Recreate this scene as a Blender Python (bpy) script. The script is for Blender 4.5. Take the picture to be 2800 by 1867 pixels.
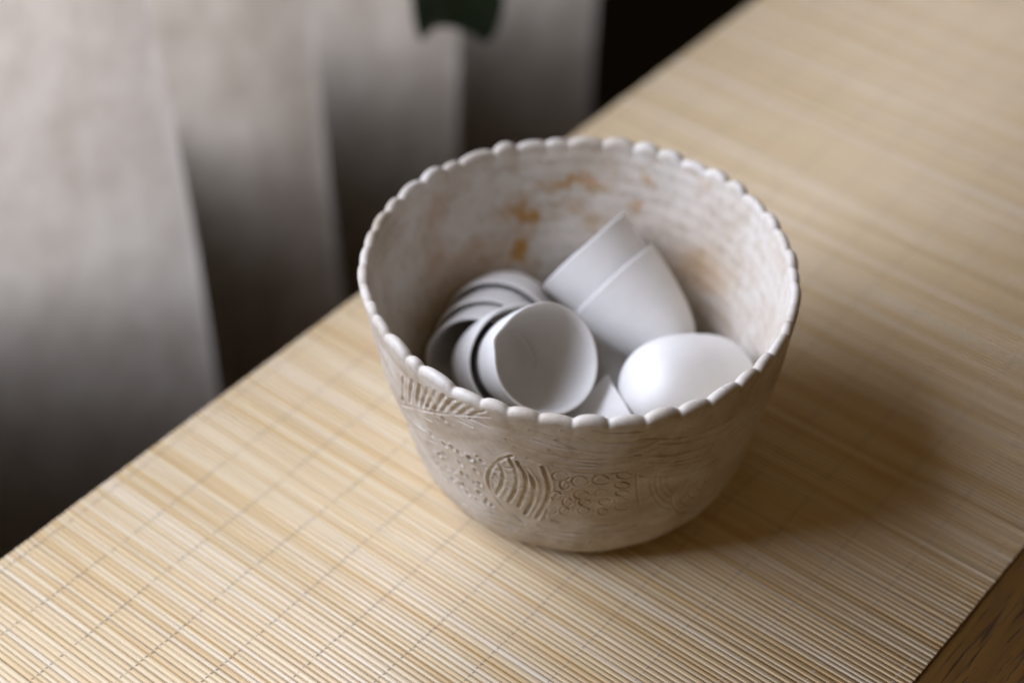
import bpy, math, random
import numpy as np
from mathutils import Vector, Matrix, noise

for o in list(bpy.data.objects):
    bpy.data.objects.remove(o)
random.seed(7)
rng = np.random.default_rng(7)
scene = bpy.context.scene
COL = scene.collection
R = math.radians

# ------------------------------------------------------------------ camera
# The room's axes follow the mat: S (world x) runs along the slats, E (world y) along
# the mat's long edges and the window wall.  The camera looks in obliquely.
PHI = R(90.0)
E = Vector((0, 1, 0))
S = Vector((1, 0, 0))
TURN_A = R(38.1)
TURN = Matrix.Rotation(TURN_A, 3, 'Z')     # from the viewing direction's axes to the room's
def es(e, s, z=0.0):
    return E * e + S * s + Vector((0, 0, z))

pitch, roll = R(41.7), R(1.0)
cam_data = bpy.data.cameras.new('camera')
cam = bpy.data.objects.new('camera', cam_data)
COL.objects.link(cam)
fwd = Vector((0, math.cos(pitch), -math.sin(pitch)))
up0 = Vector((0, math.sin(pitch), math.cos(pitch)))
rt0 = Vector((1, 0, 0))
rt = rt0 * math.cos(roll) + up0 * math.sin(roll)
up = up0 * math.cos(roll) - rt0 * math.sin(roll)
M = Matrix((rt, up, -fwd)).transposed().to_4x4()
M.translation = Vector((-0.0397, -0.7869, 0.7831))
M = TURN.to_4x4() @ M
cam.matrix_world = M
cam_data.sensor_width = 36
cam_data.lens = 67.4
cam_data.clip_start, cam_data.clip_end = 0.05, 60
cam_data.dof.use_dof = True
cam_data.dof.focus_distance = 0.957
cam_data.dof.aperture_fstop = 2.45
cam_data.dof.aperture_blades = 9
scene.camera = cam

# ------------------------------------------------------------------ light
world = bpy.data.worlds.new('World')
scene.world = world
world.use_nodes = True
bg = world.node_tree.nodes['Background']
bg.inputs['Color'].default_value = (1.0, 0.63, 0.28, 1)
bg.inputs['Strength'].default_value = 0.11

def area(name, pos, target, sx, sy, power, color):
    l = bpy.data.lights.new(name, 'AREA')
    l.shape, l.size, l.size_y, l.energy, l.color = 'RECTANGLE', sx, sy, power, color
    o = bpy.data.objects.new(name, l)
    COL.objects.link(o)
    o.location = pos
    o.rotation_euler = (Vector(target) - Vector(pos)).to_track_quat('-Z', 'Y').to_euler()
    return o
# daylight through the window that the curtain hangs in
area('window_light', TURN @ Vector((-1.45, 0.02, 1.30)), (0, 0, 0.05), 1.7, 1.25, 72, (0.785, 0.835, 1.0))
area('window_light', es(0.50, -1.15, 0.55), es(0.36, -0.4, 0.0), 1.4, 0.7, 10, (0.88, 0.90, 1.0))

scene.view_settings.view_transform = 'Standard'
scene.view_settings.look = 'None'
scene.view_settings.exposure = 0.0
scene.view_settings.gamma = 1.0
scene.view_settings.use_curve_mapping = False
scene.cycles.use_denoising = True
scene.cycles.max_bounces = 6
scene.cycles.diffuse_bounces = 4
scene.cycles.glossy_bounces = 3
scene.cycles.transmission_bounces = 4
scene.cycles.adaptive_threshold = 0.03
scene.cycles.caustics_reflective = False
scene.cycles.caustics_refractive = False

# ------------------------------------------------------------------ helpers
def link(name, mesh, mat=None, parent=None, loc=None):
    o = bpy.data.objects.new(name, mesh)
    COL.objects.link(o)
    if mat is not None and not mesh.materials:
        mesh.materials.append(mat)
    if parent is not None:
        o.parent = parent
    if loc is not None:
        o.location = loc
    return o

def tag(o, label=None, cat=None, group=None, kind=None):
    for k, v in (('label', label), ('category', cat), ('group', group), ('kind', kind)):
        if v:
            o[k] = v
    return o

def empty(name, loc=(0, 0, 0)):
    o = bpy.data.objects.new(name, None)
    COL.objects.link(o)
    o.location = loc
    o.empty_display_size = 0.02
    return o

def np_mesh(name, verts, quads, smooth=True):
    verts = np.ascontiguousarray(verts, dtype=np.float32)
    quads = np.ascontiguousarray(quads, dtype=np.int32)
    me = bpy.data.meshes.new(name)
    me.vertices.add(len(verts))
    me.vertices.foreach_set('co', verts.ravel())
    me.loops.add(quads.size)
    me.loops.foreach_set('vertex_index', quads.ravel())
    me.polygons.add(len(quads))
    me.polygons.foreach_set('loop_start', np.arange(0, quads.size, 4, dtype=np.int32))
    me.polygons.foreach_set('use_smooth', np.full(len(quads), smooth, dtype=bool))
    me.update(calc_edges=True)
    me.validate()
    return me

def grid_quads(nu, nv, wrap_u=True):
    """quads of an nv x nu grid (index = j*nu + i), closed in u if asked"""
    i = np.arange(nu if wrap_u else nu - 1)
    j = np.arange(nv - 1)
    I, J = np.meshgrid(i, j)
    I2 = (I + 1) % nu
    return np.stack([J * nu + I, J * nu + I2, (J + 1) * nu + I2, (J + 1) * nu + I], -1).reshape(-1, 4)

def box_mesh(name, sx, sy, sz, bevel=0.0):
    import bmesh
    bm = bmesh.new()
    bmesh.ops.create_cube(bm, size=1.0)
    for v in bm.verts:
        v.co = Vector((v.co.x * sx, v.co.y * sy, v.co.z * sz))
    if bevel:
        bmesh.ops.bevel(bm, geom=bm.edges[:], offset=bevel, segments=2, affect='EDGES')
    me = bpy.data.meshes.new(name)
    bm.to_mesh(me)
    bm.free()
    return me

def new_mat(name):
    m = bpy.data.materials.new(name)
    m.use_nodes = True
    nt = m.node_tree
    return m, nt, nt.nodes['Principled BSDF']

def nd(nt, typ, **kw):
    n = nt.nodes.new(typ)
    for k, v in kw.items():
        if k == 'ins':
            for a, b in v.items():
                n.inputs[a].default_value = b
        else:
            setattr(n, k, v)
    return n

def ramp(nt, src, stops):
    r = nt.nodes.new('ShaderNodeValToRGB')
    el = r.color_ramp.elements
    while len(el) < len(stops):
        el.new(0.5)
    for e_, (p, c) in zip(el, stops):
        e_.position = p
        e_.color = (*c, 1) if len(c) == 3 else c
    nt.links.new(src, r.inputs[0])
    return r

def mixc(nt, fac, a, b, mode='MIX'):
    m = nt.nodes.new('ShaderNodeMix')
    m.data_type = 'RGBA'
    m.blend_type = mode
    for sock, v in ((m.inputs[0], fac), (m.inputs[6], a), (m.inputs[7], b)):
        if hasattr(v, 'node'):
            nt.links.new(v, sock)
        elif isinstance(v, (int, float)):
            sock.default_value = v
        else:
            sock.default_value = (*v, 1)
    return m.outputs[2]

def mapped(nt, scale, rot=(0, 0, 0), coord='world'):
    """world position (or object coordinates) rotated, then stretched"""
    if coord == 'world':
        src = nd(nt, 'ShaderNodeNewGeometry').outputs['Position']
    else:
        src = nd(nt, 'ShaderNodeTexCoord').outputs['Object']
    r_ = nd(nt, 'ShaderNodeVectorRotate', rotation_type='Z_AXIS')
    r_.inputs['Angle'].default_value = -rot[2]
    nt.links.new(src, r_.inputs['Vector'])
    m = nd(nt, 'ShaderNodeMapping')
    m.inputs['Scale'].default_value = scale
    nt.links.new(r_.outputs[0], m.inputs['Vector'])
    return m.outputs[0]

def tex_noise(nt, vec, scale=1.0, detail=3.0, rough=0.5, dist=0.0):
    n = nd(nt, 'ShaderNodeTexNoise')
    n.inputs['Scale'].default_value = scale
    n.inputs['Detail'].default_value = detail
    n.inputs['Roughness'].default_value = rough
    n.inputs['Distortion'].default_value = dist
    nt.links.new(vec, n.inputs['Vector'])
    return n.outputs[0]

def bump(nt, bsdf, height, strength, dist):
    b = nd(nt, 'ShaderNodeBump')
    b.inputs['Strength'].default_value = strength
    b.inputs['Distance'].default_value = dist
    nt.links.new(height, b.inputs['Height'])
    nt.links.new(b.outputs[0], bsdf.inputs['Normal'])
    return b

# ------------------------------------------------------------------ materials
def mat_bamboo():
    m, nt, b = new_mat('bamboo')
    rot = (0, 0, 0.0)          # local x = S direction (along a slat), y = E
    v1 = mapped(nt, (5.0, 290.0, 1.0), rot)
    v2 = mapped(nt, (26.0, 900.0, 1.0), rot)
    v3 = mapped(nt, (9.0, 34.0, 1.0), rot)
    n1 = tex_noise(nt, v1, 1.0, 1.0)
    n2 = tex_noise(nt, v2, 1.0, 2.0)
    n3 = tex_noise(nt, v3, 1.0, 2.0)
    base = ramp(nt, n1, [(0.25, (0.68, 0.51, 0.27)), (0.42, (0.74, 0.595, 0.375)), (0.56, (0.77, 0.65, 0.445)), (0.75, (0.78, 0.695, 0.53))])
    fib = ramp(nt, n2, [(0.3, (0.90, 0.88, 0.84)), (0.7, (1.0, 1.0, 1.0))])
    c = mixc(nt, 1.0, base.outputs[0], fib.outputs[0], 'MULTIPLY')
    tan = ramp(nt, n3, [(0.60, (0, 0, 0)), (0.80, (0.38, 0.38, 0.38))])
    c = mixc(nt, tan.outputs[0], c, (0.62, 0.42, 0.20))
    # broader bands of paler and more golden slats
    n4 = tex_noise(nt, mapped(nt, (1.6, 95.0, 1.0), rot), 1.0, 2.0)
    band = ramp(nt, n4, [(0.34, (0.91, 0.84, 0.73)), (0.5, (0.98, 0.97, 0.95)), (0.66, (1.0, 1.02, 1.10))])
    c = mixc(nt, 1.0, c, band.outputs[0], 'MULTIPLY')
    oi = nd(nt, 'ShaderNodeObjectInfo')
    tone = ramp(nt, oi.outputs['Random'], [(0.0, (0.90, 0.85, 0.78)), (0.2, (0.97, 0.95, 0.93)), (0.6, (1.0, 1.0, 1.0)), (1.0, (1.0, 1.02, 1.10))])
    c = mixc(nt, 1.0, c, tone.outputs[0], 'MULTIPLY')
    nt.links.new(c, b.inputs['Base Color'])
    b.inputs['Roughness'].default_value = 0.42
    b.inputs['Specular IOR Level'].default_value = 0.5
    bump(nt, b, n2, 0.25, 0.0004)
    return m

def mat_thread():
    m, nt, b = new_mat('thread')
    b.inputs['Base Color'].default_value = (0.33, 0.28, 0.24, 1)
    b.inputs['Roughness'].default_value = 0.9
    return m

def mat_oak():
    m, nt, b = new_mat('dark_oak')
    rot = (0, 0, PHI)
    v1 = mapped(nt, (6.0, 90.0, 20.0), rot)
    v2 = mapped(nt, (22.0, 420.0, 60.0), rot)
    v3 = mapped(nt, (3.0, 9.0, 3.0), rot)
    n1 = tex_noise(nt, v1, 1.0, 4.0, 0.6, 0.6)
    n2 = tex_noise(nt, v2, 1.0, 3.0, 0.6, 0.4)
    n3 = tex_noise(nt, v3, 1.0, 2.0)
    base = ramp(nt, n1, [(0.25, (0.035, 0.014, 0.003)), (0.5, (0.11, 0.049, 0.007)), (0.75, (0.165, 0.080, 0.013))])
    c = mixc(nt, n3, base.outputs[0], (0.085, 0.040, 0.007))
    pores = ramp(nt, n2, [(0.34, (0.28, 0.24, 0.2)), (0.44, (1, 1, 1))])
    c = mixc(nt, 1.0, c, pores.outputs[0], 'MULTIPLY')
    nt.links.new(c, b.inputs['Base Color'])
    b.inputs['Roughness'].default_value = 0.5
    bump(nt, b, pores.outputs[0], 0.6, 0.0012)
    return m

def mat_clay():
    m, nt, b = new_mat('slipped_clay')
    v = mapped(nt, (1, 1, 1), coord='object')
    n1 = tex_noise(nt, v, 22.0, 5.0, 0.6)
    n2 = tex_noise(nt, v, 130.0, 4.0, 0.65)
    n3 = tex_noise(nt, mapped(nt, (1, 1, 1.9), coord='object'), 30.0, 5.0, 0.6, 0.5)
    base = ramp(nt, n1, [(0.30, (0.50, 0.44, 0.365)), (0.48, (0.60, 0.56, 0.50)), (0.66, (0.665, 0.64, 0.595))])
    speck = ramp(nt, n2, [(0.30, (0.80, 0.76, 0.70)), (0.52, (1, 1, 1))])
    c = mixc(nt, 1.0, base.outputs[0], speck.outputs[0], 'MULTIPLY')
    at = nd(nt, 'ShaderNodeAttribute', attribute_name='wash')
    # thin ochre wash on the outside, broken up by the brush
    wm = nd(nt, 'ShaderNodeMath', operation='MULTIPLY')
    br = ramp(nt, n3, [(0.36, (0, 0, 0)), (0.66, (1, 1, 1))])
    nt.links.new(at.outputs['Fac'], wm.inputs[0])
    nt.links.new(br.outputs[0], wm.inputs[1])
    c = mixc(nt, wm.outputs[0], c, (0.36, 0.25, 0.14))
    st = nd(nt, 'ShaderNodeAttribute', attribute_name='stain_shade')
    sm = nd(nt, 'ShaderNodeMath', operation='MULTIPLY')
    br2 = ramp(nt, n3, [(0.32, (0, 0, 0)), (0.50, (1, 1, 1))])
    nt.links.new(st.outputs['Fac'], sm.inputs[0])
    nt.links.new(br2.outputs[0], sm.inputs[1])
    c = mixc(nt, sm.outputs[0], c, (0.40, 0.20, 0.035))
    nt.links.new(c, b.inputs['Base Color'])
    ro = ramp(nt, n1, [(0.3, (0.62, 0.62, 0.62)), (0.7, (0.40, 0.40, 0.40))])
    nt.links.new(ro.outputs[0], b.inputs['Roughness'])
    b.inputs['Specular IOR Level'].default_value = 0.4
    bump(nt, b, n2, 0.30, 0.0006)
    return m

def mat_porcelain():
    m, nt, b = new_mat('white_porcelain')
    v = mapped(nt, (1, 1, 1), coord='object')
    n = tex_noise(nt, v, 60.0, 3.0)
    c = ramp(nt, n, [(0.3, (0.77, 0.76, 0.74)), (0.7, (0.82, 0.815, 0.80))])
    nt.links.new(c.outputs[0], b.inputs['Base Color'])
    b.inputs['Roughness'].default_value = 0.5
    b.inputs['Specular IOR Level'].default_value = 0.3
    bump(nt, b, n, 0.06, 0.0006)
    return m

def mat_curtain():
    m, nt, b = new_mat('linen_curtain')
    nt.nodes.remove(b)
    out = nt.nodes['Material Output']
    rot = (0, 0, PHI)
    v = mapped(nt, (26.0, 26.0, 15.0), rot)
    n = tex_noise(nt, v, 1.0, 5.0, 0.6)
    w = tex_noise(nt, mapped(nt, (900, 900, 40), rot), 1.0, 2.0)
    c = ramp(nt, n, [(0.3, (0.60, 0.53, 0.45)), (0.7, (0.83, 0.77, 0.68))])
    c2 = ramp(nt, w, [(0.3, (0.9, 0.9, 0.9)), (0.7, (1, 1, 1))])
    col = mixc(nt, 1.0, c.outputs[0], c2.outputs[0], 'MULTIPLY')
    d = nd(nt, 'ShaderNodeBsdfDiffuse')
    t = nd(nt, 'ShaderNodeBsdfTranslucent')
    nt.links.new(col, d.inputs[0])
    nt.links.new(col, t.inputs[0])
    mx = nd(nt, 'ShaderNodeMixShader')
    mx.inputs[0].default_value = 0.74
    nt.links.new(d.outputs[0], mx.inputs[1])
    nt.links.new(t.outputs[0], mx.inputs[2])
    nt.links.new(mx.outputs[0], out.inputs['Surface'])
    return m

def mat_plain(name, col, rough, nscale=20.0, var=0.25):
    m, nt, b = new_mat(name)
    n = tex_noise(nt, mapped(nt, (1, 1, 1), coord='object'), nscale, 4.0)
    lo = tuple(c * (1 - var) for c in col)
    hi = tuple(min(1, c * (1 + var)) for c in col)
    c = ramp(nt, n, [(0.3, lo), (0.7, hi)])
    nt.links.new(c.outputs[0], b.inputs['Base Color'])
    b.inputs['Roughness'].default_value = rough
    bump(nt, b, n, 0.15, 0.001)
    return m

BAMBOO, THREAD, OAK, CLAY = mat_bamboo(), mat_thread(), mat_oak(), mat_clay()
PORCELAIN, LINEN = mat_porcelain(), mat_curtain()
WALL = mat_plain('dark_plaster', (0.030, 0.026, 0.022), 0.9)
FLOOR = mat_plain('dark_floor', (0.045, 0.030, 0.022), 0.7)
LEAF = mat_plain('leaf_green', (0.010, 0.028, 0.011), 0.5, 60.0)
STEEL = mat_plain('dull_steel', (0.25, 0.24, 0.23), 0.4)
STEM = mat_plain('stem_green', (0.05, 0.09, 0.03), 0.6)

# ------------------------------------------------------------------ setting
FLOOR_Z = -0.76
fl = np_mesh('floor', [es(-3, -2, FLOOR_Z), es(-3, 3, FLOOR_Z), es(3, 3, FLOOR_Z), es(3, -2, FLOOR_Z)], [[0, 1, 2, 3]])
tag(link('floor', fl, FLOOR), kind='structure')
# the wall under the window sill, behind the curtain
def box_at(name, e0, e1, s0, s1, z0, z1, mat, parent=None, bevel=0.0):
    me = box_mesh(name, e1 - e0, s1 - s0, z1 - z0, bevel)
    o = link(name, me, mat, parent)
    o.location = es((e0 + e1) / 2, (s0 + s1) / 2, (z0 + z1) / 2)
    o.rotation_euler = (0, 0, PHI)
    return o
SILL_Z = -0.07
tag(box_at('wall', -2.6, 2.6, -0.74, -0.583, FLOOR_Z, SILL_Z, WALL), kind='structure')
# and the pier beside the window
tag(box_at('wall', 0.92, 2.6, -0.738, -0.585, SILL_Z + 0.001, 1.9, WALL), kind='structure')

# ------------------------------------------------------------------ table
table = tag(empty('table', es(0.15, 0.25, FLOOR_Z)), 'dark brown oak table with open grain under the bamboo mat', 'table')
TT = -0.0017
bpy.context.view_layer.update()
def tpart(*a, **k):
    o = box_at(*a, **k)
    o.parent = table
    o.matrix_parent_inverse = table.matrix_world.inverted()
    return o
edges = [-0.1865, -0.060, 0.075, 0.198, 0.338, 0.470, 0.600, 0.690]
for a, b_ in zip(edges[:-1], edges[1:]):
    tpart('board', -0.62, 0.98, a + 0.0004, b_ - 0.0004, TT - 0.03, TT, OAK, bevel=0.0012)
for (a, b_, c, d) in ((-0.55, 0.91, -0.15, -0.128), (-0.55, 0.91, 0.63, 0.652), (-0.55, -0.528, -0.128, 0.63), (0.888, 0.91, -0.128, 0.63)):
    tpart('apron', a, b_, c, d, TT - 0.115, TT - 0.0305, OAK)
for e_ in (-0.545, 0.845):
    for s_ in (-0.126, 0.568):
        tpart('leg', e_ + 0.018, e_ + 0.078, s_, s_ + 0.06, FLOOR_Z, TT - 0.0308, OAK, bevel=0.004)

# ------------------------------------------------------------------ bamboo mat
mat_root = tag(empty('bamboo_mat', es(0.15, 0.02, TT)), 'pale bamboo slat mat stitched with thin threads, lying on the oak table', 'mat')
bpy.context.view_layer.update()
MAT_INV = mat_root.matrix_world.inverted()
S0, S1 = -0.1905, 0.2352
def slat_mesh(k):
    # a split bamboo stick: flat underside, rounded top, unit width
    r_ = random.Random(k)
    hw, t = 0.5, 0.0016 * r_.uniform(0.9, 1.08)
    a = r_.uniform(-0.05, 0.05)
    prof = [(-hw, 0.0), (hw, 0.0), (hw, t * 0.60), (hw * 0.80, t * (0.95 + a)), (0.0, t * 1.01), (-hw * 0.80, t * (0.95 - a)), (-hw, t * 0.60)]
    L0, L1 = S0 + r_.uniform(-0.0001, 0.0001), S1 + r_.uniform(-0.0001, 0.0001)
    vs, fs = [], []
    for x in (L0, L1):
        vs += [(x, y, z) for y, z in prof]
    n = len(prof)
    for i in range(n):
        j = (i + 1) % n
        fs.append((i, i + n, j + n, j))
    fs += [tuple(range(n)), tuple(range(2 * n - 1, n - 1, -1))]
    me = bpy.data.meshes.new('slat')
    me.from_pydata(vs, [], fs)
    me.update()
    me.polygons.foreach_set('use_smooth', [False] * 2 + [False, True, True, False] + [False] * (n - 6) + [False, False])
    me.materials.append(BAMBOO)
    return me
variants = [slat_mesh(k) for k in range(14)]
SLAT_ROT = math.atan2(S.y, S.x)
e_pos, slats = -0.400, []
while e_pos < 0.86:
    w = random.choice((0.0027, 0.0029, 0.0031, 0.0033, 0.0031, 0.0036))
    slats.append((e_pos + w / 2, w, random.uniform(-0.00014, 0.00012), random.gauss(0, 0.0004), random.uniform(-0.00015, 0.00015)))
    e_pos += w + random.choice((0.0001, 0.0001, 0.0002, 0.0003))
far_v, far_f = [], []
N_SINGLE = 300
for k, (e_, w, dz, rz, ds) in enumerate(slats):
    me = variants[random.randrange(len(variants))]
    loc = es(e_, ds, TT + 0.0001 + dz * 0.6 + 0.00015)
    if k < N_SINGLE:
        o = link('slat', me)
        o.location = loc
        o.rotation_euler = (random.uniform(-0.06, 0.06), 0, SLAT_ROT + rz)
        o.scale = (1, w, 1)
        o.parent = mat_root
        o.matrix_parent_inverse = MAT_INV
    else:
        mw = Matrix.Translation(loc) @ Matrix.Rotation(SLAT_ROT + rz, 4, 'Z') @ Matrix.Diagonal((1, w, 1, 1))
        b0 = len(far_v)
        far_v += [mw @ v.co for v in me.vertices]
        far_f += [tuple(b0 + i for i in p.vertices) for p in me.polygons]
fm = bpy.data.meshes.new('far_slats')
fm.from_pydata(far_v, [], far_f)
fm.update()
o = link('far_slats', fm, BAMBOO, mat_root)
o.matrix_parent_inverse = MAT_INV
o['kind'] = 'stuff'
# stitching: a thread that rides over every slat and dips between them
for k in range(13):
    s_ = -0.1835 + 0.0342 * k
    pts = []
    ph = random.uniform(0, 6)
    for (e_, w, dz, rz, ds) in slats:
        wob = 0.0004 * math.sin(e_ * 40 + ph) + random.uniform(-0.00025, 0.00025)
        top = TT + 0.0017 + dz * 0.6
        pts += [(e_ - w * 0.5, s_ + wob - 0.0003, TT + 0.0006), (e_ - w * 0.22, s_ + wob, top), (e_ + w * 0.22, s_ + wob + 0.0003, top)]
    P = np.array(pts)
    hw, hh = 0.00036, 0.00023
    V = np.zeros((len(P), 4, 3))
    Ev, Sv = np.array(E), np.array(S)
    for q, (a, b_) in enumerate(((-hw, -hh), (hw, -hh), (hw, hh), (-hw, hh))):
        V[:, q] = P[:, :1] * Ev + (P[:, 1:2] + a) * Sv
        V[:, q, 2] = P[:, 2] + b_
    o = link('thread', np_mesh('thread', V.reshape(-1, 3), grid_quads(4, len(P))), THREAD, mat_root)
    o.matrix_parent_inverse = MAT_INV

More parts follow.
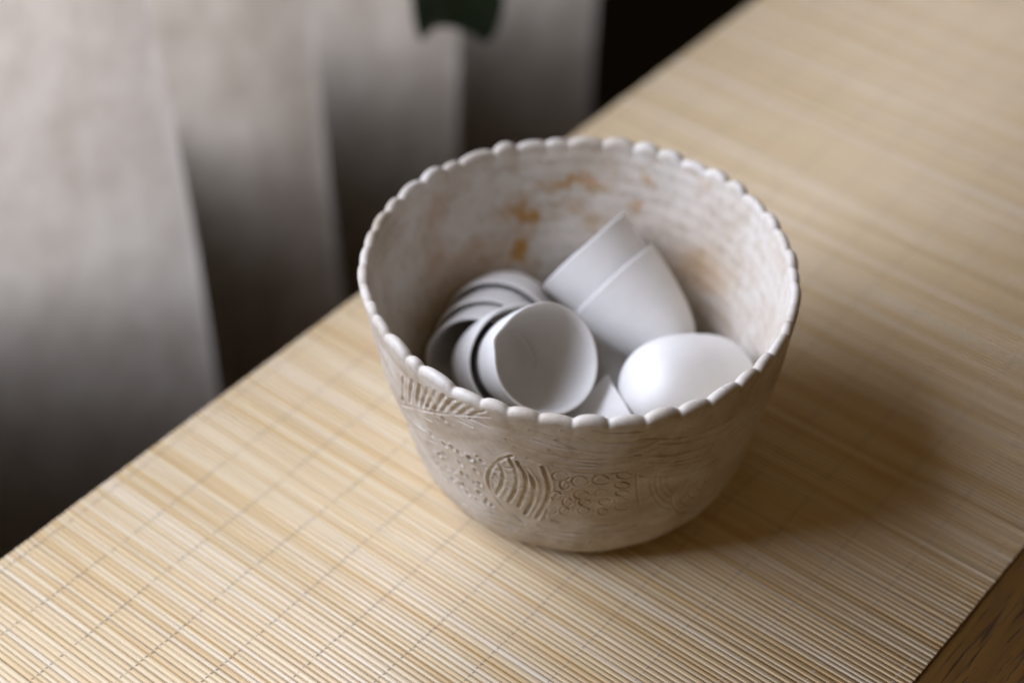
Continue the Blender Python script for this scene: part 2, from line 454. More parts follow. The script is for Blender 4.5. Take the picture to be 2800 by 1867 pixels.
# carved lines on the bowl: (width mm, depth mm, [(angle, height fraction), ...])
GROOVES = [(1.0,0.7,[(-2.732,0.542),(-2.361,0.738),(-2.166,0.826),(-1.968,0.914)]),(1.3,1.1,[(-2.478,0.836),(-2.561,0.657)]),(1.3,1.1,[(-2.403,0.867),(-2.481,0.703)]),(1.3,1.1,[(-2.348,0.88),(-2.41,0.736)]),(1.3,1.1,[(-2.289,0.898),(-2.368,0.753)]),(1.3,1.1,[(-2.235,0.917),(-2.328,0.774)]),(1.3,1.1,[(-2.187,0.926),(-2.275,0.792)]),(1.3,1.1,[(-2.135,0.941),(-2.225,0.812)]),(1.3,1.1,[(-2.089,0.941),(-2.174,0.832)]),(1.3,1.1,[(-2.04,0.947),(-2.121,0.85)]),(1.3,1.1,[(-1.985,0.953),(-2.061,0.874)]),(1.1,0.6,[(-2.431,0.679),(-2.328,0.702)]),(1.1,0.6,[(-2.278,0.761),(-2.179,0.766)]),(1.1,0.6,[(-2.169,0.81),(-2.073,0.807)]),(1.1,0.6,[(-2.074,0.85),(-1.977,0.849)]),(1.2,1.3,[(-1.891,0.714),(-1.961,0.661),(-2.026,0.559),(-2.053,0.47),(-2.036,0.377),(-1.975,0.308),(-1.884,0.259)]),(1.5,1.3,[(-1.964,0.639),(-1.942,0.589),(-1.964,0.503),(-2.019,0.405)]),(1.5,1.3,[(-1.905,0.688),(-1.872,0.616),(-1.895,0.495),(-1.952,0.385)]),(1.5,1.3,[(-1.866,0.687),(-1.828,0.62),(-1.843,0.502),(-1.904,0.365)]),(1.5,1.3,[(-1.833,0.661),(-1.792,0.585),(-1.81,0.46),(-1.872,0.327)]),(1.5,1.3,[(-1.751,0.694),(-1.723,0.591),(-1.743,0.453),(-1.812,0.315)]),(1.0,0.6,[(-1.662,0.935),(-1.56,0.877),(-1.456,0.854),(-1.338,0.869)]),(1.0,0.6,[(-1.691,0.861),(-1.594,0.812),(-1.488,0.796),(-1.374,0.8),(-1.304,0.83)]),(1.0,0.6,[(-1.721,0.799),(-1.629,0.748),(-1.484,0.732),(-1.361,0.748),(-1.283,0.783)]),(1.0,0.6,[(-1.752,0.746),(-1.666,0.689),(-1.518,0.671),(-1.37,0.683),(-1.305,0.715)]),(1.0,0.6,[(-1.595,0.969),(-1.495,0.93),(-1.358,0.92),(-1.255,0.942)]),(1.0,0.7,[(-1.733,0.676),(-1.729,0.523),(-1.766,0.327)]),(1.0,0.7,[(-1.341,0.658),(-1.319,0.532),(-1.273,0.368)]),(0.9,0.8,[(-1.638,0.646),(-1.654,0.628),(-1.679,0.619),(-1.702,0.625),(-1.711,0.642),(-1.703,0.663),(-1.681,0.678),(-1.656,0.679),(-1.639,0.666)]),(0.9,0.8,[(-1.55,0.622),(-1.566,0.604),(-1.592,0.597),(-1.616,0.606),(-1.626,0.626),(-1.618,0.648),(-1.596,0.661),(-1.57,0.66),(-1.552,0.644)]),(0.9,0.8,[(-1.458,0.626),(-1.472,0.609),(-1.497,0.606),(-1.521,0.617),(-1.532,0.637),(-1.525,0.658),(-1.504,0.67),(-1.478,0.666),(-1.46,0.648)]),(0.9,0.8,[(-1.354,0.644),(-1.368,0.635),(-1.393,0.635),(-1.416,0.645),(-1.427,0.66),(-1.42,0.674),(-1.4,0.679),(-1.375,0.673),(-1.356,0.659)]),(0.9,0.8,[(-1.634,0.592),(-1.643,0.572),(-1.659,0.565),(-1.673,0.573),(-1.678,0.593),(-1.673,0.613),(-1.66,0.625),(-1.645,0.624),(-1.634,0.611)]),(0.9,0.8,[(-1.544,0.524),(-1.558,0.504),(-1.582,0.498),(-1.604,0.507),(-1.614,0.529),(-1.606,0.552),(-1.586,0.567),(-1.562,0.565),(-1.546,0.548)]),(0.9,0.8,[(-1.452,0.532),(-1.464,0.515),(-1.486,0.512),(-1.507,0.523),(-1.517,0.544),(-1.512,0.565),(-1.494,0.576),(-1.471,0.572),(-1.455,0.554)]),(0.9,0.8,[(-1.361,0.579),(-1.374,0.568),(-1.397,0.569),(-1.419,0.58),(-1.43,0.597),(-1.424,0.61),(-1.405,0.615),(-1.381,0.609),(-1.364,0.596)]),(0.9,0.8,[(-1.671,0.505),(-1.684,0.483),(-1.703,0.474),(-1.72,0.482),(-1.727,0.503),(-1.719,0.527),(-1.702,0.544),(-1.683,0.544),(-1.671,0.529)]),(0.9,0.8,[(-1.624,0.463),(-1.634,0.441),(-1.65,0.433),(-1.664,0.443),(-1.669,0.466),(-1.664,0.492),(-1.65,0.508),(-1.635,0.507),(-1.625,0.489)]),(0.9,0.8,[(-1.532,0.463),(-1.544,0.448),(-1.563,0.443),(-1.582,0.451),(-1.59,0.468),(-1.584,0.487),(-1.567,0.498),(-1.548,0.496),(-1.534,0.482)]),(0.9,0.8,[(-1.439,0.466),(-1.449,0.452),(-1.468,0.449),(-1.486,0.46),(-1.495,0.478),(-1.49,0.495),(-1.475,0.504),(-1.456,0.5),(-1.442,0.485)]),(0.9,0.8,[(-1.351,0.518),(-1.364,0.508),(-1.387,0.509),(-1.41,0.52),(-1.42,0.536),(-1.415,0.551),(-1.396,0.556),(-1.373,0.549),(-1.355,0.534)]),(0.9,0.8,[(-1.533,0.399),(-1.545,0.383),(-1.566,0.378),(-1.585,0.386),(-1.593,0.404),(-1.587,0.423),(-1.57,0.434),(-1.549,0.432),(-1.535,0.418)]),(0.9,0.8,[(-1.443,0.39),(-1.452,0.377),(-1.47,0.375),(-1.486,0.384),(-1.494,0.401),(-1.49,0.417),(-1.476,0.425),(-1.459,0.422),(-1.445,0.407)]),(0.9,0.8,[(-1.348,0.458),(-1.361,0.449),(-1.385,0.451),(-1.408,0.462),(-1.419,0.477),(-1.414,0.491),(-1.394,0.496),(-1.37,0.489),(-1.351,0.474)]),(0.9,0.8,[(-1.343,0.406),(-1.356,0.399),(-1.38,0.401),(-1.402,0.411),(-1.413,0.425),(-1.407,0.437),(-1.388,0.441),(-1.364,0.434),(-1.346,0.42)]),(0.9,0.8,[(-1.701,0.384),(-1.713,0.365),(-1.731,0.356),(-1.747,0.362),(-1.753,0.38),(-1.745,0.402),(-1.729,0.417),(-1.712,0.418),(-1.701,0.405)]),(0.9,0.8,[(-1.636,0.392),(-1.647,0.373),(-1.665,0.366),(-1.681,0.373),(-1.687,0.392),(-1.68,0.413),(-1.665,0.427),(-1.648,0.426),(-1.637,0.412)]),(1.3,0.7,[(-1.807,0.27),(-1.724,0.237),(-1.539,0.238),(-1.354,0.251),(-1.226,0.292)]),(1.3,0.7,[(-1.73,0.316),(-1.541,0.29),(-1.378,0.298)]),(1.3,0.7,[(-2.307,0.199),(-2.125,0.241),(-1.994,0.254)]),(1.3,0.7,[(-2.254,0.162),(-2.093,0.182),(-1.941,0.198)]),(1.3,0.7,[(-2.167,0.299),(-2.053,0.275),(-1.915,0.249)]),(1.0,0.45,[(-1.172,0.586),(-1.176,0.572),(-1.174,0.552),(-1.166,0.529),(-1.154,0.506),(-1.138,0.487),(-1.122,0.474)]),(1.0,0.45,[(-1.199,0.63),(-1.209,0.609),(-1.208,0.572),(-1.194,0.526),(-1.17,0.481),(-1.139,0.441),(-1.105,0.415)]),(1.0,0.45,[(-1.222,0.67),(-1.238,0.638),(-1.24,0.589),(-1.221,0.522),(-1.186,0.454),(-1.14,0.396),(-1.087,0.354)]),(1.0,0.45,[(-1.245,0.709),(-1.266,0.666),(-1.27,0.604),(-1.247,0.517),(-1.203,0.428),(-1.14,0.35),(-1.076,0.305)]),(1.7,1.6,[(-2.221,0.608),(-2.22,0.6)]),(1.7,1.6,[(-2.119,0.605),(-2.119,0.596)]),(1.7,1.6,[(-2.202,0.522),(-2.203,0.512)]),(1.7,1.6,[(-2.341,0.407),(-2.343,0.396)]),(1.7,1.6,[(-2.211,0.445),(-2.212,0.434)]),(1.7,1.6,[(-2.105,0.527),(-2.105,0.518)]),(1.7,1.6,[(-2.114,0.436),(-2.114,0.426)]),(1.7,1.6,[(-2.266,0.344),(-2.264,0.336)]),(1.7,1.6,[(-2.36,0.603),(-2.36,0.594)]),(1.7,1.6,[(-2.226,0.768),(-2.225,0.761)]),(1.7,1.6,[(-2.367,0.475),(-2.369,0.464)]),(1.7,1.6,[(-2.322,0.343),(-2.321,0.335)])]
# stains inside it, the broad low right spots painting brown shade: (angle, height fraction, angular size, height size, strength)
STAINS_SHADE = [(1.865,0.648,0.054,0.068,1),(1.904,0.497,0.059,0.072,1),(1.571,0.791,0.159,0.024,0.8),(1.558,0.628,0.167,0.045,0.6),(1.658,0.697,0.099,0.02,0.4),(1.367,0.767,0.028,0.03,0.6),(1.222,0.838,0.028,0.025,0.7),(1.24,0.71,0.026,0.028,0.7),(2.404,0.815,0.083,0.053,0.5),(2.489,0.613,0.093,0.056,0.55),(2.178,0.545,0.146,0.061,0.55),(1.376,0.893,0.042,0.03,0.4),(0.794,0.535,0.186,0.093,0.45),(0.608,0.458,0.157,0.107,0.3),(1.953,0.711,0.07,0.033,0.6),(0.133,0.98,0.049,0.022,0.3),(2.291,0.587,0.082,0.039,0.4),(0.955,0.931,0.068,0.025,0.35),(1.639,0.546,0.093,0.035,0.35)]
CUPS = [
    dict(rim=(-0.0568, 0.0063, 0.055), axis=(-0.24, -0.958, 0.154), rad=0.0330, h=0.0550, seed=11, group='three nested cups on the left',
         label='front cup of the left stack of three, its dark inside facing out', spin=0.3),
    dict(rim=(-0.052, 0.0255, 0.0519), axis=(-0.24, -0.958, 0.154), rad=0.0333, h=0.0500, seed=12, group='three nested cups on the left',
         label='middle cup of the left stack of three lying nested', spin=1.1),
    dict(rim=(-0.0472, 0.0447, 0.0489), axis=(-0.24, -0.958, 0.154), rad=0.0338, h=0.0430, seed=13, group='three nested cups on the left',
         label='rearmost outer cup of the left stack of three, against the bowl wall', spin=2.0),
    dict(rim=(-0.0206, -0.0314, 0.098), axis=(0.469, -0.612, 0.637), rad=0.0312, h=0.0580, seed=14, group='two nested cups at the front',
         label='white cup in the middle with its open mouth towards the viewer', spin=0.0, pinch=2.4),
    dict(rim=(-0.0346, -0.013, 0.0789), axis=(0.469, -0.612, 0.637), rad=0.0320, h=0.0560, seed=15, group='two nested cups at the front',
         label='cup holding the open middle cup, only its left rim showing', spin=0.6),
    dict(rim=(0.0007, 0.0743, 0.0873), axis=(-0.683, 0.522, 0.511), rad=0.0318, h=0.0600, seed=16, group='two nested cups at the back',
         label='rear upper cup of the two nested at the back, tilted upwards', spin=0.6, oval=0.0, wave=0.0002),
    dict(rim=(0.0171, 0.0618, 0.075), axis=(-0.683, 0.522, 0.511), rad=0.0315, h=0.0600, seed=17, group='two nested cups at the back',
         label='lower outer cup of the two nested at the back', spin=0.2, oval=0.0, wave=0.0002),
    dict(rim=(0.0666, -0.0087, 0.05), axis=(0.625, 0.456, -0.634), rad=0.0368, h=0.0600, seed=18, group='',
         label='white cup lying upside down at the right with its rounded bottom up'),
    dict(rim=(0.031, -0.0267, 0.05), axis=(0.8, 0.318, 0.509), rad=0.0300, h=0.0580, seed=19, group='',
         label='mostly hidden cup low at the front, a pointed corner of it showing', oval=0.0),
]
LEAF_POS = (0.320, -0.36, 0.008)

# ------------------------------------------------------------------ bowl
BH, TILT_A, TILT_B, RX, RY = 0.1372, -0.011, -0.0386, -0.0034, 0.0026
ZN = np.array([0, .06, .15, .35, .6, .85, 1.0])
PR = np.array([.0774, .0876, .0951, .1008, .1116, .1180, .1218])
def smooth_prof(f):
    # the same profile with its corners rounded
    acc = 0
    for d in (-.05, -.025, 0, .025, .05):
        acc = acc + np.interp(np.abs(f + d * np.clip(f * 8, 0, 1)), ZN, PR)
    return acc / 5
def rim_var(t):
    return 1 - .029 * np.cos(2 * t) + .0018 * np.sin(2 * t) - .0079 * np.cos(3 * t) + .0009 * np.sin(3 * t)
def sstep(x, a, b):
    x = np.clip((x - a) / (b - a), 0, 1)
    return x * x * (3 - 2 * x)
NU = 1400
TH_ = np.linspace(-math.pi, math.pi, NU, endpoint=False)
# scallops: uneven finger-pressed lobes round the rim
NL = 45
cuts = np.arange(NL) + rng.uniform(-0.23, 0.23, NL)
cuts = np.concatenate([cuts, [cuts[0] + NL]]) / NL * 2 * math.pi - math.pi
lobe_h = rng.uniform(0.50, 1.14, NL)
tt = (TH_ - cuts[0]) % (2 * math.pi) + cuts[0]
li = np.clip(np.searchsorted(cuts, tt, side='right') - 1, 0, NL - 1)
fr = (tt - cuts[li]) / (cuts[li + 1] - cuts[li])
LOBE = np.sqrt(np.clip(1 - (2 * fr - 1) ** 2, 0, 1)) ** 1.15 * lobe_h[li]
kern = np.array([1, 2, 3, 2, 1.]) / 9
LOBE = np.convolve(np.concatenate([LOBE[-2:], LOBE, LOBE[:2]]), kern, 'valid')
def wob(t, f, a):
    return a * (np.sin(3 * t + 5 * f + 1) + .7 * np.sin(7 * t - 9 * f) + .5 * np.sin(13 * t + 14 * f + 2) + .4 * np.sin(23 * t - 17 * f + 4))
THICK = 0.0060
NF = 210
f_out = np.linspace(0.0, 0.968, NF)
ROUT = smooth_prof(f_out)
T2, F2 = np.meshgrid(TH_, f_out)
# carved relief: depth field over (angle, height)
D = np.zeros_like(T2)
dth, df = 2 * math.pi / NU, f_out[1] - f_out[0]
rad_mean = 0.108
def carve(w_mm, d_mm, pts, dt=0.0):
    w, d = w_mm * 1e-3 * 0.70, d_mm * 1e-3 * 0.85
    P = np.array(pts, float)
    P[:, 0] += dt
    # smooth the polyline (Chaikin)
    if len(P) > 2:
        for _ in range(2):
            Q = [P[0]]
            for a, b_ in zip(P[:-1], P[1:]):
                Q += [a * .75 + b_ * .25, a * .25 + b_ * .75]
            P = np.array(Q + [P[-1]])
    for a, b_ in zip(P[:-1], P[1:]):
        m = 3.2 * w
        i0 = int(math.floor((min(a[0], b_[0]) - m / rad_mean + math.pi) / dth))
        i1 = int(math.ceil((max(a[0], b_[0]) + m / rad_mean + math.pi) / dth)) + 1
        j0 = max(0, int((min(a[1], b_[1]) - m / BH) / df))
        j1 = min(NF, int((max(a[1], b_[1]) + m / BH) / df) + 2)
        if j1 <= j0:
            continue
        ii = np.arange(i0, i1)
        X = (-math.pi + ii * dth)[None, :] * rad_mean
        Y = f_out[j0:j1][:, None] * BH
        ax, ay, bx, by = a[0] * rad_mean, a[1] * BH, b_[0] * rad_mean, b_[1] * BH
        L2 = (bx - ax) ** 2 + (by - ay) ** 2 + 1e-12
        k = np.clip(((X - ax) * (bx - ax) + (Y - ay) * (by - ay)) / L2, 0, 1)
        dist = np.hypot(X - ax - k * (bx - ax), Y - ay - k * (by - ay))
        # a groove with raised lips where the clay was pushed aside
        g = d * (-np.exp(-(dist / w) ** 2) + 0.32 * np.exp(-((dist - 1.9 * w) / (0.8 * w)) ** 2))
        sub = D[j0:j1][:, ii % NU]
        D[j0:j1, ii % NU] = np.where(np.abs(g) > np.abs(sub), g, sub)
# loose combed lines that fill the wall between the motifs
LINES = []
def combed(n, t0, t1, f0, f1, sag, depth, width=1.0, seed=0):
    r_ = random.Random(seed)
    for k in range(n):
        fb = f0 + (f1 - f0) * k / max(1, n - 1)
        a, b_ = t0 + r_.uniform(-.06, .06), t1 + r_.uniform(-.06, .06)
        LINES.append((width, depth * r_.uniform(.6, 1.1), [(a + (b_ - a) * u, fb - sag * 4 * u * (1 - u) + r_.uniform(-.006, .006)) for u in (0, .17, .33, .5, .67, .83, 1)]))
combed(6, -1.30, -0.55, 0.88, 0.64, 0.075, 0.55, 1.1, 1)
combed(5, -1.85, -1.20, 0.90, 0.72, 0.050, 0.45, 1.0, 2)
combed(4, -2.35, -1.55, 0.20, 0.07, -0.02, 0.60, 1.2, 3)
combed(5, -1.50, -0.60, 0.27, 0.08, 0.030, 0.55, 1.2, 4)
combed(5, -2.85, -2.30, 0.62, 0.36, 0.040, 0.60, 1.2, 5)
combed(4, -0.60, 0.10, 0.80, 0.55, 0.060, 0.50, 1.1, 6)
combed(4, -2.05, -1.85, 0.64, 0.52, 0.015, 0.60, 1.1, 7)
for c_, fc in ((-0.86, 0.44), (-0.30, 0.40), (-2.62, 0.30)):
    for r__ in (.05, .10, .15, .20, .25):
        LINES.append((1.1, .60, [(c_ - r__ * math.cos(k), fc + r__ * .95 * math.sin(k)) for k in np.linspace(-1.6, 1.7, 8)]))
rr_ = random.Random(9)
for k in range(26):
    t_, f_ = rr_.uniform(-2.5, -2.05), rr_.uniform(0.30, 0.62)
    LINES.append((1.5, rr_.uniform(.7, 1.3), [(t_, f_), (t_ + .004, f_ - .008)]))
for (w_, d_, p_) in LINES:
    carve(w_, d_ * 1.3, p_)
for (w_, d_, p_) in GROOVES:
    carve(w_, d_, p_)
for dt in (2.05, 4.15):
    for (w_, d_, p_) in GROOVES:
        carve(w_ * 1.05, d_, [((t_ + dt + math.pi) % (2 * math.pi) - math.pi if len(p_) < 3 else t_ + dt, f_) for t_, f_ in p_])
# hand pressure: the tool digs in and skips
hand = np.clip(0.72 + 0.30 * np.sin(17 * T2 + 21 * F2) + 0.24 * np.sin(41 * T2 - 33 * F2 + 1) + 0.18 * np.sin(83 * T2 + 57 * F2), 0.15, 1.3)
D *= hand * sstep(F2, 0.02, 0.07) * (1 - sstep(F2, 0.93, 0.965))

def place(t, f, r, crest):
    """radius r at height fraction f; crest = 0..1 how far up the scalloped band"""
    q = 1 + f * (rim_var(t) - 1)
    z = f * (BH + r * (TILT_A * np.cos(t) + TILT_B * np.sin(t)))
    return np.stack([RX * f + r * q * np.cos(t), RY * f + r * q * np.sin(t), z], -1)

rows, wash, stain_shade = [], [], []
lobe2 = LOBE[None, :]
band = sstep(F2, 0.85, 0.968)
r_o = ROUT[:, None] + D + wob(T2, F2, 0.00028) + (lobe2 - 0.55) * 0.0010 * band - 0.0004 * np.exp(-((F2 - 0.86) / 0.025) ** 2)
P_o = place(T2, F2, r_o, band)
P_o[..., 2] -= (1 - np.clip(lobe2, 0, 1.2)) * 0.0037 * sstep(F2, 0.90, 0.968)
# underside: flat foot closed to the centre
foot = []
for k, rr in enumerate((0.002, 0.045, 0.070, 0.0755)):
    r_f = rr + 0 * TH_
    zf = 0.0022 if rr < 0.06 else (0.0008 if rr < 0.072 else 0.0)
    foot.append(np.stack([r_f * np.cos(TH_), r_f * np.sin(TH_), zf + 0 * TH_], -1))
# rounded lip
f_top = f_out[-1]
lip = []
NLIP = 12
r_edge_o = r_o[-1]
thick_top = THICK + 0.0012 * (LOBE - 0.5)
for a in np.linspace(0, math.pi, NLIP + 2)[1:-1]:
    rr = r_edge_o - thick_top / 2 * (1 - np.cos(a))
    f_ = f_top + 0.0038 / BH * np.sin(a)
    p = place(TH_, f_, rr, 1)
    p[:, 2] -= (1 - np.clip(LOBE, 0, 1.2)) * (0.0037 + 0.0006 * np.sin(a))
    lip.append(p)
NI = 90
f_in = np.linspace(f_top, 0.10, NI)
TI, FI = np.meshgrid(TH_, f_in)
band_i = sstep(FI, 0.90, 0.968)
ri_base = smooth_prof(f_in)[:, None] - THICK - 0.001 * (1 - FI)
curve_in = 0.018 * np.clip(1 - (FI - 0.10) / 0.16, 0, 1) ** 2.2
r_i = ri_base - curve_in + wob(T2[0][None, :], FI, 0.00030) - (lobe2 - 0.5) * 0.0006 * band_i + ((r_edge_o - thick_top) - ri_base[0] - wob(TH_, f_in[0], 0.0003) + (LOBE - .5) * .0006)[None, :] * sstep(FI, 0.88, 0.968)
# faint throwing rings on the inside
r_i = r_i + 0.00016 * np.sin(FI * 95 + 0.8 * np.sin(TI * 2))
P_i = place(TI, FI, r_i, band_i)
P_i[..., 2] -= (1 - np.clip(lobe2, 0, 1.2)) * 0.0037 * sstep(FI, 0.905, 0.968)
floor_rows = []
r_last = r_i[-1]
for k, s_ in enumerate((0.82, 0.5, 0.02)):
    p = place(TH_, f_in[-1] - 0.012 * (k + 1), r_last * s_, 0)
    floor_rows.append(p)
rows = foot + [P_o[j] for j in range(NF)] + lip + [P_i[j] for j in range(NI)] + floor_rows
Vb = np.concatenate(rows)
NV = len(rows)
bowl_me = np_mesh('bowl', Vb, grid_quads(NU, NV))
# ochre wash outside (brushed on, in bands) and tea-brown stains inside, with brown shade painted low at right
w_out = 0.55 * sstep(F2, 0.0, 0.12) * (0.35 + 0.65 * sstep(np.sin(2.3 * T2 + 3.0 + 4 * F2) + 0.6 * np.sin(5 * T2 - 7 * F2), -0.4, 0.9)) * (1 - sstep(F2, 0.86, 0.94))
s_in = np.zeros_like(TI)
TW = TI + 0.035 * np.sin(27 * FI + 9 * TI) + 0.022 * np.sin(49 * TI + 31 * FI) + 0.012 * np.sin(97 * TI - 83 * FI)
FW = FI + 0.020 * np.sin(23 * TI + 8 * FI) + 0.012 * np.sin(61 * TI - 45 * FI) + 0.007 * np.sin(131 * TI + 70 * FI)
for (t_, f_, st_, sf_, a_) in STAINS_SHADE:
    dt_ = (TW - t_ + math.pi) % (2 * math.pi) - math.pi
    s_in = np.maximum(s_in, a_ * np.exp(-(dt_ / (st_ * 1.35)) ** 2 - ((FW - f_) / (sf_ * 1.35)) ** 2))
s_in = np.maximum(s_in, 0.07)
z1 = lambda n: np.zeros(n * NU)
n_foot = len(foot)
wash = np.concatenate([z1(n_foot), w_out.ravel(), z1(NLIP), z1(NI), z1(3)])
stain_shade = np.concatenate([z1(n_foot), z1(NF), z1(NLIP), s_in.ravel(), z1(3)])
for nm, arr in (('wash', wash), ('stain_shade', stain_shade)):
    at = bowl_me.attributes.new(nm, 'FLOAT', 'POINT')
    at.data.foreach_set('value', arr.astype(np.float32))
bowl = link('bowl', bowl_me, CLAY)
bowl.location = (0, 0, TT + 0.00185)
bowl.rotation_euler = (0, 0, TURN_A)
tag(bowl, 'large handmade clay bowl with scalloped rim and carved outside, full of white cups', 'bowl')

# ------------------------------------------------------------------ cups
def cup_mesh(seed, rad, h, pinch=None, oval=0.02, wave=0.0006):
    r_ = random.Random(seed)
    n = 72
    out = [(0.0, 0.0006), (0.28, 0.0006), (0.42, 0.0028), (0.54, 0.0068), (0.65, 0.0125), (0.74, 0.0190), (0.82, 0.0270), (0.89, 0.0360), (0.945, 0.0450), (0.98, 0.0525)]
    zmax = 0.055
    th = 0.0022
    prof = [(max(a, 0.01) * rad, z / zmax * (h - 0.0012)) for a, z in out]
    prof += [(rad * 0.993, h - 0.0014), (rad * 0.998, h - 0.0006), (rad * 0.986, h), (rad * 0.955, h - 0.0002), (rad * 0.935, h - 0.0014)]
    prof += [(max(a * rad - th, 0.0006), z / zmax * (h - 0.0012) + 0.0007 + 0.0022 * (1 - a)) for a, z in out[::-1]]
    # finer rows by linear subdivision + smoothing
    pr = np.array(prof)
    t = np.linspace(0, 2 * math.pi, n, endpoint=False)
    p1, p2, p3 = (r_.uniform(0, 6.28) for _ in range(3))
    rows = []
    for rr, z in pr:
        k = (z / h) ** 2
        m = 1 + k * (oval * np.cos(2 * t + p1) + 0.008 * np.cos(3 * t + p2))
        dz = k * k * wave * (np.sin(2 * t + p2) + 0.8 * np.sin(3 * t + p3) + 0.6 * np.sin(5 * t + p1))
        if pinch is not None:
            g = np.exp(-(((t - pinch + math.pi) % (2 * math.pi) - math.pi) / 0.16) ** 2)
            m = m + k * k * 0.055 * g
            dz = dz - k * k * 0.0012 * g
        rows.append(np.stack([rr * m * np.cos(t), rr * m * np.sin(t), z + dz], -1))
    me = np_mesh('cup', np.concatenate(rows), grid_quads(n, len(rows)))
    return me

def cup(rim, axis, rad, h, label, seed, group, spin=0.0, **kw):
    me = cup_mesh(seed, rad, h, **kw)
    o = link('cup', me, PORCELAIN)
    ax = TURN @ Vector(axis).normalized()
    q = ax.to_track_quat('Z', 'Y')
    o.rotation_mode = 'QUATERNION'
    from mathutils import Quaternion
    o.rotation_quaternion = q @ Quaternion((0, 0, 1), spin)
    o.location = TURN @ Vector(rim) - ax * h
    md = o.modifiers.new('subdivision', 'SUBSURF')
    md.levels = md.render_levels = 1
    tag(o, label, 'cup', group)
    return o
for a in CUPS:
    cup(**a)

# ------------------------------------------------------------------ curtain
folds = [-0.420, -0.150, 0.112, 0.274, 0.445, 0.648]
def curtain_plan():
    """(E, S) polyline: each pleat swings out towards the room, then folds sharply back"""
    pts = []
    for k in range(len(folds) - 1):
        a, b_ = folds[k], folds[k + 1]
        wdt = b_ - a
        back, front = -0.545 + 0.01 * math.sin(k * 2.1), -0.452 + 0.006 * math.sin(k * 1.7)
        for u in np.linspace(0, 1, 15):
            e_ = a + 0.012 + (wdt - 0.010) * u
            s_ = back + (front - back) * (u * u * (3 - 2 * u) * 0.45 + 0.55 * u ** 0.8)
            pts.append((e_, s_))
        pts.append((b_ + 0.001, front - 0.003))
        pts.append((b_ - 0.012, front - 0.022))
        pts.append((b_ - 0.016, (front + back) / 2 - 0.01))
        pts.append((b_ - 0.006, back + 0.008))
    return pts
plan = np.array(curtain_plan())
# resample smooth
seg = np.concatenate([[0], np.cumsum(np.hypot(*np.diff(plan, axis=0).T))])
uu = np.linspace(0, seg[-1], 260)
px = np.interp(uu, seg, plan[:, 0])
py = np.interp(uu, seg, plan[:, 1])
k5 = np.array([1, 2, 3, 2, 1.]) / 9
for _ in range(3):
    px[2:-2] = np.convolve(px, k5, 'valid')
    py[2:-2] = np.convolve(py, k5, 'valid')
zs = np.linspace(FLOOR_Z + 0.02, 0.36, 90)
CV = []
for z in zs:
    lean = -0.062 * (z + 0.1) * np.clip(1 - (px - 0.1) / 0.5, 0, 1)
    fade = 1 + 0.10 * math.sin(2.2 * z)
    e_ = px + lean + 0.004 * np.sin(9 * z + px * 20)
    s_ = -0.49 + (py + 0.49) * fade + 0.003 * np.sin(7 * z + px * 31)
    CV.append(np.stack([e_ * E.x + s_ * S.x, e_ * E.y + s_ * S.y, 0 * px + z], -1))
cme = np_mesh('curtain', np.concatenate(CV), grid_quads(260, 90, False))
cur = link('curtain', cme, LINEN)
rod = box_mesh('curtain_rod', 1.3, 0.014, 0.014, 0.006)
rod = link('rod', rod, STEEL, cur)
rod.location = es(0.12, -0.495, 0.352)
rod.rotation_euler = (0, 0, PHI)
tag(cur, 'pale linen curtain in deep vertical folds behind the table', 'curtain')

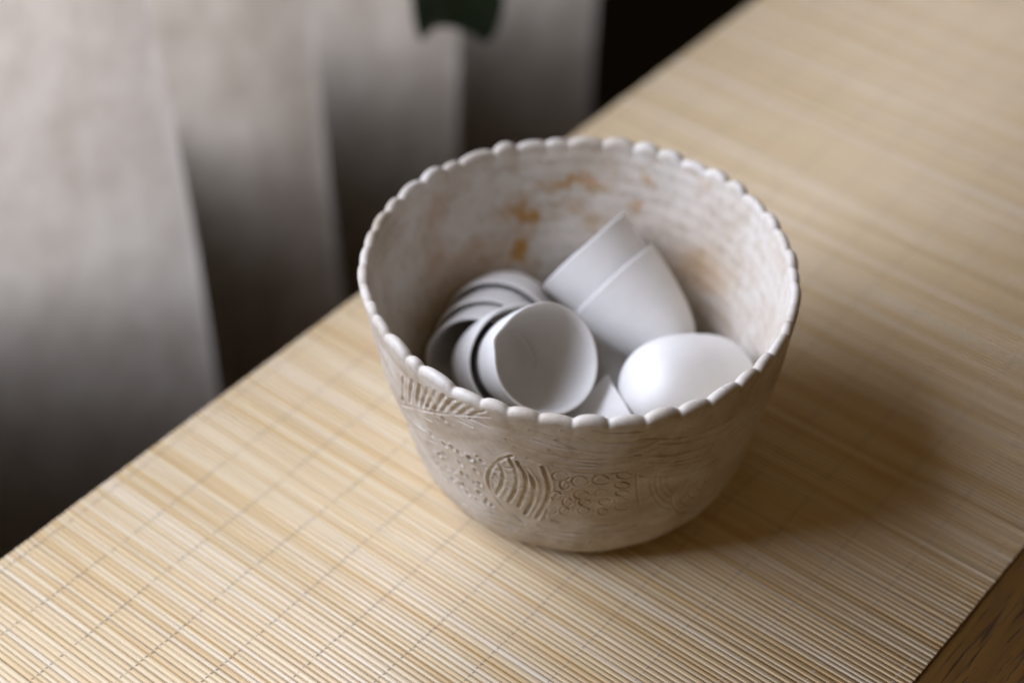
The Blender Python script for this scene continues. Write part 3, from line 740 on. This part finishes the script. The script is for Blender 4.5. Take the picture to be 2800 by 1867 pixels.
# ------------------------------------------------------------------ plant
def leaf_mesh(scale, seed):
    """lobed leaf, drooping, with a folded midrib; tip along -Y"""
    r_ = random.Random(seed)
    out = [(0, .30), (.16, .42), (.34, .44), (.48, .30), (.53, .08), (.51, -.14), (.46, -.33), (.36, -.53), (.25, -.47), (.11, -.38), (-.02, -.33),
           (-.15, -.31), (-.25, -.32), (-.33, -.41), (-.39, -.51), (-.45, -.38), (-.50, -.12), (-.50, .10), (-.46, .30), (-.32, .44), (-.15, .42)]
    out = np.array(out)
    n = len(out)
    vs = [(0, 0.06, 0.02)]
    for ring in (0.35, 0.7, 1.0):
        for x, y in out:
            X, Y = x * ring, (y - 0.06) * ring + 0.06
            Z = 0.10 * abs(X) - 0.16 * (X * X + Y * Y) + 0.015 * math.sin(9 * X + seed) * ring
            vs.append((X, Y, Z))
    fs = [(0, 1 + i, 1 + (i + 1) % n) for i in range(n)]
    for k in range(2):
        for i in range(n):
            a, b_ = 1 + k * n + i, 1 + k * n + (i + 1) % n
            fs.append((a, a + n, b_ + n, b_))
    me = bpy.data.meshes.new('leaf')
    me.from_pydata([tuple(c * scale for c in v) for v in vs], [], fs)
    me.update()
    me.polygons.foreach_set('use_smooth', [True] * len(fs))
    return me
def leaf(root, pos, scale, seed, tilt=(0, 0, 0)):
    o = link('leaf', leaf_mesh(scale, seed), LEAF, root)
    view = (M.translation - Vector(pos)).normalized()
    upv = Vector((0, 0, 1))
    x = upv.cross(view).normalized()
    y = view.cross(x)
    m = Matrix((x, y, view)).transposed()
    from mathutils import Euler
    m = m @ Euler(tilt).to_matrix()
    mw = m.to_4x4()
    mw.translation = Vector(pos)
    o.matrix_parent_inverse = root.matrix_world.inverted()
    o.matrix_world = mw
    md = o.modifiers.new('thickness', 'SOLIDIFY')
    md.thickness = 0.0006
    md2 = o.modifiers.new('subdivision', 'SUBSURF')
    md2.levels = md2.render_levels = 2
    return o
lp = es(*LEAF_POS)
vine = tag(empty('hanging_plant', lp), 'dark green lobed leaf hanging in front of the curtain at the top', 'plant')
bpy.context.view_layer.update()
leaf(vine, lp, 0.070, 3, (0.15, 0.1, 0.0))
leaf(vine, lp + TURN @ Vector((0.03, 0.02, 0.085)), 0.062, 5, (0.3, -0.5, 0.3))
leaf(vine, lp + TURN @ Vector((-0.04, 0.01, 0.13)), 0.055, 9, (0.2, 0.5, -0.4))
sp = [lp + Vector((0, 0, 0.012)), lp + Vector((0.006, 0.004, 0.05)), lp + Vector((0.004, 0.010, 0.12)), lp + Vector((-0.006, 0.010, 0.25)), lp + Vector((0, 0.01, 0.45))]
SVv = []
for k, p in enumerate(sp):
    for a in np.linspace(0, 2 * math.pi, 8, endpoint=False):
        SVv.append((p.x + 0.0016 * math.cos(a), p.y + 0.0016 * math.sin(a), p.z))
so = link('stem', np_mesh('stem', SVv, grid_quads(8, len(sp))), STEM, vine)
so.matrix_parent_inverse = vine.matrix_world.inverted()
